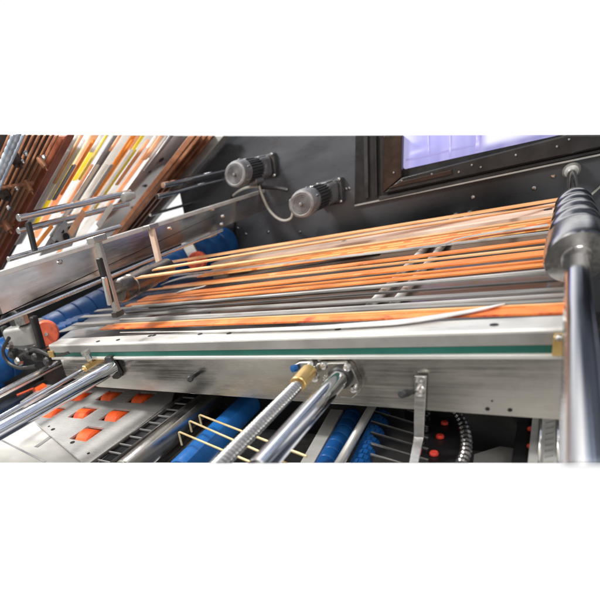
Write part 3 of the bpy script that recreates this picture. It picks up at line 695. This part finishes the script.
# strap hanging from plate
a, b, c = P(421,375.5,'y',YB-.03), P(419,437,'y',YB-.04), P(413,468,'y',YB-.24)
st = thing('strap_bracket', a, 'bent flat steel strap with two bolts hanging from the front plate', 'bracket')
w = rad(a, Z1, 12)*2
MB().ribbon([a, a.lerp(b,.5), b, b.lerp(c,.3)+Vector((0,.0,0)), c], w, w*.8, .022, X1).build('strap', 'steel_bright', st, bevel=.004)
for (u,v) in [(420.5,381),(420,391.5)]:
    MB().lathe(P(u,v,'y',YB-.045), (0,-1,.1), [(0,.026),(.012,.028),(.03,.02),(.034,.008)], 16).build('bolt','bolt',st)

# flange + big chrome tube
fl = thing('flanged_tube', P(340,377,'y',YB), 'thick chrome tube bolted by a flange to the middle of the plate', 'tube')
pf = [P(u,v,'y',YB-.002) for (u,v) in [(319,362),(321,359.5),(349,358.5),(355,363),(362,378),(361,390),(356,394),(344,393),(322,378)]]
MB().prism(pf, (0,-.07,0)).build('flange','steel_plate',fl,bevel=.008)
p0 = P(340.5,376.5,'y',YB-.07); p1 = P(258,470,'z',p0.z); ax = (p1-p0).normalized(); r = rad(p0, ax, 19.5)
MB().cyl(p0+ax*-.02, p1, r, 64, .06).build('tube_body','chrome',fl)
MB().lathe(p0-ax*.02, ax, [(0,r*1.25),(.05,r*1.25),(.06,r*1.05)], 40).build('seal_ring','black_rubber',fl)
for (u,v) in [(324.5,365),(348,367),(327,377),(355,388)]:
    MB().lathe(P(u,v,'y',YB-.072), (0,-1,0), [(0,.024),(.012,.026),(.03,.02),(.034,.01)], 14).build('flange_bolt','bolt',fl)
# second chrome tube at left
tA = thing('flanged_tube', P(113,367,'y',YB), 'thick chrome tube running off the left edge from black collar', 'tube')
p0 = P(113,367.5,'y',YB-.05); p1 = P(-14,439,'z',p0.z); ax = (p1-p0).normalized(); r = rad(p0, ax, 14.5)
MB().cyl(p0, p1, r, 56, .06).build('tube_body','chrome',tA)
pf = [P(u,v,'y',YB-.002) for (u,v) in [(108,355),(114,354.5),(124,373),(122,377),(117,377),(108,362)]]
MB().prism(pf, (0,-.06,0)).build('collar','black_rubber',tA,bevel=.015)
zA = p0.z
# thin rods left
o,_,_,_ = zrod(89,366.5,-14,425.5,zA+.02,4.2,'thin_rod','chrome','thin chrome rod just above the thick left tube','rod')
nt_ = thing('brass_nut', P(90,364,'z',zA+.04), 'small brass nut and bolt at the end of the thin left rod', 'nut')
a, b = P(84,369,'z',zA+.03), P(97,361,'z',zA+.03)
MB().cyl(a,b,rad(a,(b-a).normalized(),7),6,.15).build('nut','brass',nt_)
MB().lathe(P(90,360,'z',zA+.08), Vector((-.1,-.2,1)), [(0,.03),(.06,.03),(.065,.045),(.1,.045)], 8).build('bolt','bolt',nt_)
zrod(63,361,-14,401,zA-.05,7,'pale_bar','steel_bright','pale steel bar at the left, above the thin chrome rod','rod')
MB().bar(P(62,366,'z',-.62),P(-14,408,'z',-.62),.1,.04,X1).build('dark_strip','black_paint',None,label='dark strip under the pale steel bar',cat='strip')

# screw spindle with brass nut
sp = thing('screw_spindle', P(300,380,'y',YB), 'threaded steel spindle with brass nut in front of blue drum', 'spindle')
p0 = P(312,366,'y',YB-.04); pm = P(297,386,'z',p0.z); p1 = P(213,471,'z',p0.z)
ax = (p1-pm).normalized(); r = rad(pm, ax, 12.5); L = (p1-pm).length; n = int(L/.022)
# threads on outer half: real helix
hel = MB(); seg = 20; PT = .028; rows = []
turns = int(L/PT); tot = turns*seg; vs = []; fs = []
u_ = ax.orthogonal().normalized(); w_ = ax.cross(u_)
for i in range(tot+1):
    th = 2*math.pi*i/seg
    for j, (dt, rr) in enumerate([(0,.88),(.3,1.02),(.6,1.02),(1,.88)]):
        t = min(L, L*i/tot + dt*PT*.999); vs.append(pm+ax*t+(u_*math.cos(th)+w_*math.sin(th))*r*rr)
for i in range(tot):
    for j in range(3): fs.append((i*4+j, i*4+j+1, (i+1)*4+j+1, (i+1)*4+j))
hel.add(vs, fs); hel.build('thread','brushed_roll',sp)
MB().cyl(pm, p1, r*.89, 32, .05).build('core','brushed_roll',sp)
a, b = P(297.5,384.5,'z',p0.z), P(309,371.5,'z',p0.z)
MB().cyl(a,b,rad(a,ax,16.5),36,.08).build('brass_nut','brass',sp)
MB().cyl(P(308,372,'z',p0.z),p0,rad(a,ax,11),24).build('spindle_end','chrome',sp)
pf = [P(u,v,'y',YB-.002) for (u,v) in [(296,362),(303,359),(314,358.5),(321,364),(319,378),(306,381),(296,370)]]
MB().prism(pf, (0,-.06,0)).build('clamp_plate','brushed_roll',sp,bevel=.01)
MB().lathe(P(296,368,'y',YB-.07),(-.5,-1,0.2),[(0,.025),(.03,.025),(.035,.012)],8).build('blue_cap','blue_rubber',sp)
MB().lathe(P(316,377,'y',YB-.06),(0,-1,0),[(0,.025),(.03,.025),(.035,.012)],12).build('bolt','bolt',sp)

# ------------------------------------------------------------------ 8. things under the plate
ZP = -.72
def Q(u, v, z=ZP): return P(u, v, 'z', z)
# steel plate with orange rollers in cut outs
wins = [(80,396),(110,395.5),(141,397.5),(52,412),(83.5,412.5),(115,415),(87,433.5)]
rp = thing('roller_plate', Q(90,430), 'steel plate with orange rollers showing in square cut outs', 'roller plate')
outer = [Q(20,402), Q(34,421), Q(87,466), Q(91,466), Q(145,421.5), Q(172,400), Q(180,374), Q(70,368)]
# plate built as grid of cells so the cut outs are real holes
o0 = Q(34,402)
import bmesh
def holed_plate(name, outline, holes, th, mat, parent):
    me = bpy.data.meshes.new(name); bm = bmesh.new()
    loops = [outline]+holes; edges = []
    for lp in loops:
        vs_ = [bm.verts.new(p) for p in lp]
        for i in range(len(vs_)): edges.append(bm.edges.new((vs_[i], vs_[(i+1)%len(vs_)])))
    bmesh.ops.triangle_fill(bm, use_beauty=True, use_dissolve=False, edges=edges, normal=Z1)
    res = bmesh.ops.extrude_face_region(bm, geom=bm.faces[:])
    for e in res['geom']:
        if isinstance(e, bmesh.types.BMVert): e.co.z -= th
    bmesh.ops.recalc_face_normals(bm, faces=bm.faces)
    bm.to_mesh(me); bm.free(); me.materials.append(M[mat])
    o = bpy.data.objects.new(name, me); COL.objects.link(o); o.parent = parent; o.matrix_parent_inverse = Matrix.Translation(-parent.location); return o
holes = []
hx, hy = .118, .128
for (u, v) in wins:
    c = Q(u, v)
    k = 1.0
    holes.append([c+Vector((-hx,-hy,0)), c+Vector((hx,-hy,0)), c+Vector((hx,hy,0)), c+Vector((-hx,hy,0))])
holed_plate('plate', outer, holes, .02, 'plate_light', rp)
for (u, v) in wins:
    c = Q(u, v)-Z1*.112+X1*.012
    MB().lathe(c-X1*.09, X1, [(0,.12),(.015,.14),(.165,.14),(.18,.12)], 36).build('orange_roller','orange_rubber',rp)
for (u,v,w) in [(35.5,424.5-6,4),(53,429.5,4.5),(72.5,442.5,5),(88.5,453.5,3.2),(49,426.5,2.5),(128,372,2)]:
    q = Q(u,v); MB().lathe(q+Z1*.001, Z1, [(0,rad(q,Y1,w)),(.003,rad(q,Y1,w))], 16).build('hole','pit_black',rp)
pl = [Q(-14,420,-.78), Q(36,399,-.78), Q(110,466,-.78), Q(-14,468,-.78)]
wpn = MB().prism(pl, (0,0,-.03)).build('white_tray','tray_paint',None,label='white tray below the roller plate at the bottom left',cat='tray')
MB().bar(Q(36,447,-.776), Q(60,430,-.776), .05, .004, X1).build('slot','band_grey',wpn)
MB().bar(Q(-5,437,-.776), Q(45,462,-.776), .02, .004, X1).build('slot','band_grey',wpn)
pl = [Q(-14,410,-.75), Q(36,386,-.75), Q(66,372,-.75), Q(70,398,-.75), Q(20,414,-.75), Q(-14,428,-.75)]
MB().prism(pl, (0,0,-.03)).build('shaded_plate','steel_plate',None,label='shaded grey plate with red marks between the left rods',cat='plate')
MB().bar(Q(17,395,-.745), Q(34,388,-.745), .05, .006, Z1.cross(Y1)).build('red_mark','coral_rubber',None,label='faint red dash on the shaded plate between rods',cat='mark')
MB().lathe(Q(41,391,-.76)-Y1*.08, Y1, [(0,.06),(.01,.08),(.15,.08),(.16,.06)], 24).build('orange_roller','orange_rubber',None,label='orange roller half hidden between the two left chrome rods',cat='roller')

# chain-like black ladder
ld = thing('slotted_chain', Q(100,464,-.8), 'black ladder like chain between steel plate and brushed roller', 'chain')
A0, A1 = Q(93,470,-.69), Q(197,392,-.69)
dx = (A1-A0); Lc = dx.length; dn = dx.normalized(); sd = dn.cross(Z1)
wch = .17
MB().bar(A0+sd*.0-Z1*.03, A1-Z1*.03, wch, .01, sd).build('back_strip','pit_black',ld)
for s_ in (-1,1): MB().bar(A0+sd*(s_*wch/2), A1+sd*(s_*wch/2), .014, .03, sd).build('side_rail','belt_dark',ld)
k = int(Lc/.125)
for i in range(k+1):
    q = A0+dn*(Lc*i/k); MB().bar(q-sd*wch/2, q+sd*wch/2, .010, .012, dn).build('rung','band_grey',ld)

zrod(125,472,214,396,-.74,26,'brushed_roller','brushed_roll','wide brushed steel roller left of the blue drum','roller',at=0,n=64)
MB().bar(P(160,470,'z',-.92),P(236,396,'z',-.92),.12,.05,X1).build('gap_shade','black_paint',None,label='black bar painting shade into the gap between brushed roller and blue drum',cat='channel')  # black bar fills the gap as its shade
zrod(181,472,257,396,-.80,29,'blue_drum','blue_roll','smooth bright blue drum under the threaded spindle','drum',at=0,n=72)
# brass wires
for k,(u0,v0,u1,v1,dv) in enumerate([(199,414.5,267,441,10),(189,420.5,257,450.5,11),(178.5,431.5,248,461,13)]):
    z = -.56; a = P(u0,v0,'z',z); b = P(u1,v1,'z',z); h = P(u0-.5,v0+dv,'z',z-.01)
    h = Vector((a.x, a.y, P(u0,v0+dv,'y',a.y).z)); d = (b-a).normalized()
    e = b+d*.34
    MB().tube([h, a-Z1*.02, a-Z1*.008+d*.004, a+d*.02, a.lerp(b,.5), b, e], rad(a,d,2.1), 10).build('brass_wire','brass_wire',None,label=['farthest of three bent brass wires over the blue drum','middle of three bent brass wires over the blue drum','nearest of three bent brass wires over the blue drum'][k],cat='wire',group='bent brass wires')
# right of the big tube
def flat(pxs, z, th, name, mat, label, cat, bevel=.004): return MB().prism([Q(u,v,z) for (u,v) in pxs], (0,0,-th)).build(name, mat, None, bevel=bevel, label=label, cat=cat)
flat([(297,468),(311,468),(347,403),(334,403)], -.80, .03, 'flat_bar', 'aluminium', 'flat brushed bar right of the thick chrome tube', 'bar')
a, b = Q(321,471,-.84), Q(358,405,-.84)
ringed(a, b, rad(a,(b-a).normalized(),19), .11, .1, 'blue_roller', 'blue_rubber', 'dark blue ringed roller under the plate between silver bars')
zrod(335,471,373,405,-.74,10,'silver_bar','aluminium','round silver bar between the two blue rollers','rod',at=0)
a, b = Q(358,471,-.84), Q(388,405,-.84); ax = (b-a).normalized(); r = rad(a,ax,22)
kb = thing('knobby_roller', a, 'dark blue knobbly roller right of the round silver bar', 'roller')
MB().cyl(a,b,r*.86,32).build('core','blue_rubber',kb)
u_ = ax.orthogonal().normalized(); w_ = ax.cross(u_); L = (b-a).length
m_ = MB(); 
for i in range(int(L/.06)):
    for j in range(12):
        an = 2*math.pi*(j+.5*(i%2))/12; d = u_*math.cos(an)+w_*math.sin(an)
        m_.box(a+ax*(i*.06+.03)+d*r*.9, .042, r*.42, r*.2, (ax, ax.cross(d), d))
m_.build('knob_pattern','blue_rubber',kb,bevel=.006)
fn = thing('fin_bank', Q(385,440,-.85), 'bank of black fins behind the hanging steel strap', 'fins')
for i in range(7):
    v = 401+i*11
    a, b = Q(372-(v-404)*.02,v,-.78), Q(428,v+17,-.78)
    MB().bar(a-Z1*.05, b-Z1*.05, .13, .02, Z1).build('fin','black_paint',fn,bevel=.006)
    MB().bar(a+Z1*.017, b+Z1*.017, .005, .008, Z1).build('fin_edge','belt_grey',fn)
# black plate with red dots, corrugated ring
bp = thing('dotted_plate', Q(440,440,-.80), 'black curved plate with three red dots below the steel plate', 'plate')
MB().prism([Q(u,v,-.80) for (u,v) in [(424,404),(455,404),(463,425),(462,445),(455,470),(414,470)]], (0,0,-.03)).build('plate','black_paint',bp,bevel=.006)
for (u,v,w) in [(444.5,424,7.5),(440,437.5,8.5),(434,454.5,9.5)]:
    q = Q(u,v,-.795); MB().lathe(q, Z1, [(0,rad(q,Z1,w)),(.012,rad(q,Z1,w)),(.02,rad(q,Z1,w)*.8)], 20).build('red_dot','red_dot',bp)
for (u,v) in [(424,421),(426,431),(422,444),(428,414)]:
    q = Q(u,v,-.79); MB().lathe(q, Z1, [(0,.016),(.02,.016)], 10).build('rivet','bolt',bp)
# corrugated hose: arc
ctl = [(449,402),(457,413),(463,424),(466,437),(466,450),(462,462),(456,472)]
cen = [Q(u,v,-.72) for (u,v) in ctl]; pts = []
for i in range(len(cen)-1):
    a = cen[max(i-1,0)]; b = cen[i]; c = cen[i+1]; d = cen[min(i+2,len(cen)-1)]
    for k in range(12):
        t = k/12; pts.append(.5*((2*b)+(c-a)*t+(2*a-5*b+4*c-d)*t*t+(3*b-a-3*c+d)*t**3))
hm = MB(); vs = []; n = 20; u = None; rr0 = rad(cen[3], Y1, 12)
for i, p in enumerate(pts):
    t = (pts[min(i+1,len(pts)-1)]-pts[max(i-1,0)]).normalized(); u = t.orthogonal() if u is None else u-t*u.dot(t); u.normalize(); w = t.cross(u)
    rr = rr0*(1 if i%4 in (0,1) else .70)
    for k in range(n): an = 2*math.pi*k/n; vs.append(p+u*(rr*math.cos(an))+w*(rr*math.sin(an)))
hm.add(vs, [(j*n+i, j*n+(i+1)%n, (j+1)*n+(i+1)%n, (j+1)*n+i) for j in range(len(pts)-1) for i in range(n)])
hm.build('corrugated_hose','hose_dark',None,label='dark grey corrugated hose curving under the plate near right',cat='hose')
flat([(474,454),(500,446),(520,449),(516,470),(472,470)], -.95, .02, 'grey_sheet', 'grey_profile', 'soft grey sheet at bottom right of the dark gap', 'sheet')
ds_ = flat([(519,414),(534,414),(531,470),(510,470)], -.80, .03, 'dark_sheet', 'black_paint', 'dark sheet with two small red dots beside slotted strip', 'sheet')
for (u,v) in [(531,430),(531,447)]:
    q = Q(u,v,-.79); MB().lathe(q, Z1, [(0,.02),(.012,.02),(.02,.012)], 12).build('red_spot','red_dot',ds_)  # plain red dots that give no light
ss = thing('slotted_strip', Q(540,470,-.76), 'grey perforated strip with slanted slots at the bottom right', 'strip')
def quad(u0,u1,v): return [Q(u0,v,-.76), Q(u1,v,-.76)]
outl = [Q(533,412,-.76),Q(566,412,-.76),Q(568,470,-.76),Q(527,470,-.76)]
hl = []
for i in range(8):
    v = 420.5+i*5.6+.1*i*i*.3
    hl.append([Q(545.5-.25*i,v+2.8,-.76),Q(554-.2*i,v+1.2,-.76),Q(554.5-.2*i,v-1.2,-.76),Q(546-.25*i,v+.2,-.76)])
holed_plate('strip', outl, hl, .015, 'aluminium', ss)
MB().prism([p-Z1*.035 for p in outl], (0,0,-.01)).build('backing', 'pit_black', ss)  # black sheet added so the slots look dark
MB().bar(Q(541.5,412,-.752),Q(538.5,470,-.752),.012,.012,X1).build('ridge','steel_bright',ss)
MB().bar(Q(557.5,412,-.752),Q(558.5,470,-.752),.012,.012,X1).build('ridge','steel_bright',ss)

# black sheets added below the plate to block light and keep it dark
base = [Q(118,467,-1.05), Q(600,467,-1.05), P(640,467,'z',-1.05), Vector((1.2,3.2,-1.05)), Vector((-5,3.2,-1.05)), Vector((-5,2.2,-1.05)), Q(60,440,-1.05)]
MB().prism([Q(112,470,-1.05), Q(610,470,-1.05), Vector((1.0,4.5,-1.05)), Vector((-8,4.5,-1.05)), Q(-14,410,-1.05), Q(30,410,-1.05)], (0,0,-.05)).build('floor_blocker','pit_black',None,kind='structure')
MB().bb(-8, .3, 3.4, 3.45, -1.5, -.2).build('wall_blocker','pit_black',None,kind='structure')


# only the stretch of machine the photograph shows is modelled: its cut faces lie in two planes
def section(base_row, dz):
    p0 = C0+Vector((0,0,dz)); r1, r2 = ray(0, base_row), ray(600, base_row)
    n = r1.cross(r2).normalized()
    if n.z*dz < 0: n = -n                     # n points to the discarded side
    for o in list(COL.objects):
        if o.type != 'MESH': continue
        me = o.data
        ds_ = [(v.co-p0).dot(n) for v in me.vertices]
        if not ds_ or max(ds_) <= 0: continue
        bm = bmesh.new(); bm.from_mesh(me)
        res = bmesh.ops.bisect_plane(bm, geom=bm.verts[:]+bm.edges[:]+bm.faces[:], plane_co=p0, plane_no=n, clear_outer=True)
        ed = [e for e in res['geom_cut'] if isinstance(e, bmesh.types.BMEdge)]
        if ed: bmesh.ops.holes_fill(bm, edges=ed, sides=0)
        if len(bm.faces) == 0: bm.free(); bpy.data.objects.remove(o); continue
        bm.to_mesh(me); bm.free()
section(461.8, -.008)
section(138, .03)

# ------------------------------------------------------------------ world and lamps
W_ = bpy.data.worlds.new('World'); S.world = W_; W_.use_nodes = True; nt = W_.node_tree
bg = nt.nodes['Background']
tc = N(nt,'ShaderNodeTexCoord'); sp_ = N(nt,'ShaderNodeSeparateXYZ'); nt.links.new(tc.outputs['Generated'], sp_.inputs[0])
def mr(sock, a, b, c=0, d=1):
    m = N(nt,'ShaderNodeMapRange'); m.interpolation_type='SMOOTHSTEP'
    for i, x in enumerate((a,b,c,d)): m.inputs[i+1].default_value = x
    nt.links.new(sock, m.inputs[0]); return m.outputs[0]
def mul(a, b, op='MULTIPLY'):
    m = N(nt,'ShaderNodeMath',operation=op)
    for i, x in enumerate((a,b)):
        if isinstance(x,(int,float)): m.inputs[i].default_value = x
        else: nt.links.new(x, m.inputs[i])
    return m.outputs[0]
zx = mul(sp_.outputs[2], mul(sp_.outputs[0], .36), 'ADD')
front = mul(mul(mr(sp_.outputs[1], .10,.20), mr(sp_.outputs[0], .16,.085)), mul(mr(zx, .32,.125), mr(sp_.outputs[2], -.86,-.76)))
# the hall behind the viewer: bright patches added for reflections; dim to the sides
nz = N(nt,'ShaderNodeTexNoise',Scale=2.0,Detail=3.0); nt.links.new(tc.outputs['Generated'], nz.inputs['Vector'])
hall = mul(mr(nz.outputs[0], .38,.60,.08,1.15), mr(sp_.outputs[1], .10,-.25,.10,.9))
wv = N(nt,'ShaderNodeTexWave',Scale=1.6,Distortion=.6); wv.bands_direction='X'; nt.links.new(tc.outputs['Generated'], wv.inputs['Vector'])
lamps = mul(mul(mr(wv.outputs[0], .72,.86), mr(sp_.outputs[2], .45,.7)), 2.2)  # bright stripes added overhead for the metal to reflect
side_ = mul(mul(mr(sp_.outputs[0], .50,.66), mr(nz.outputs[0], .40,.60,.25,1.0)), mr(sp_.outputs[1], 0,.2))  # bright patch added at the right for the crossbeam to reflect
shaft_glow = mul(mul(mul(mr(sp_.outputs[0], -.06,-.26), mr(zx, .22,.40)), mr(sp_.outputs[1], 0,.2)), 1.5)  # bright patch added at upper left, reflected as the shaft's white streak
side_ = mul(side_, shaft_glow, 'ADD')
back = mul(mul(hall, lamps, 'ADD'), side_, 'ADD')
mxx = N(nt,'ShaderNodeMix'); nt.links.new(front, mxx.inputs[0]); nt.links.new(back, mxx.inputs[2]); mxx.inputs[3].default_value = 1.02
nt.links.new(mxx.outputs[0], bg.inputs['Strength'])
def cmix(f, a, b):
    m = N(nt,'ShaderNodeMix',data_type='RGBA'); nt.links.new(f, m.inputs[0])
    for i, x in ((6,a),(7,b)):
        if isinstance(x, tuple): m.inputs[i].default_value = (*x,1)
        else: nt.links.new(x, m.inputs[i])
    return m.outputs[2]
c1 = cmix(mr(sp_.outputs[1], -.1,.15), (1,.955,.885), (.72,.80,1))      # warm hall behind, bluish ahead
c2 = cmix(mul(side_, 1.0), c1, (1,.96,.92))
nt.links.new(cmix(front, c2, (1,1,1)), bg.inputs['Color'])

def area(name, loc, target, size, power, col=(1,1,1), sy=None):
    l = bpy.data.lights.new(name,'AREA'); l.shape='RECTANGLE'; l.size=size; l.size_y=sy or size; l.energy=power; l.color=col
    o = bpy.data.objects.new(name,l); COL.objects.link(o); o.location=loc
    o.rotation_euler = (Vector(target)-Vector(loc)).to_track_quat('-Z','Y').to_euler(); return o
area('unseen_lamp', (-5.5,1.0,5.5), (-2,4.5,0), 1.6, 640, (1,.98,.95), .8)
area('unseen_lamp', (1.5,-1.5,5.0), (-1.5,4,0), 2.5, 200, (1,.97,.93), 1.0)  # unseen warm fill from behind the viewer

area('unseen_lamp', (-9.0,8.5,7.5), (-5.5,6.5,1.5), 3.0, 900, (1,.99,.97), 3.0)  # unseen lamp added to brighten the slanted belts from behind
S.view_settings.view_transform = 'Standard'; S.view_settings.look = 'None'; S.view_settings.exposure = 0
S.render.engine = 'CYCLES'; S.render.film_transparent = False
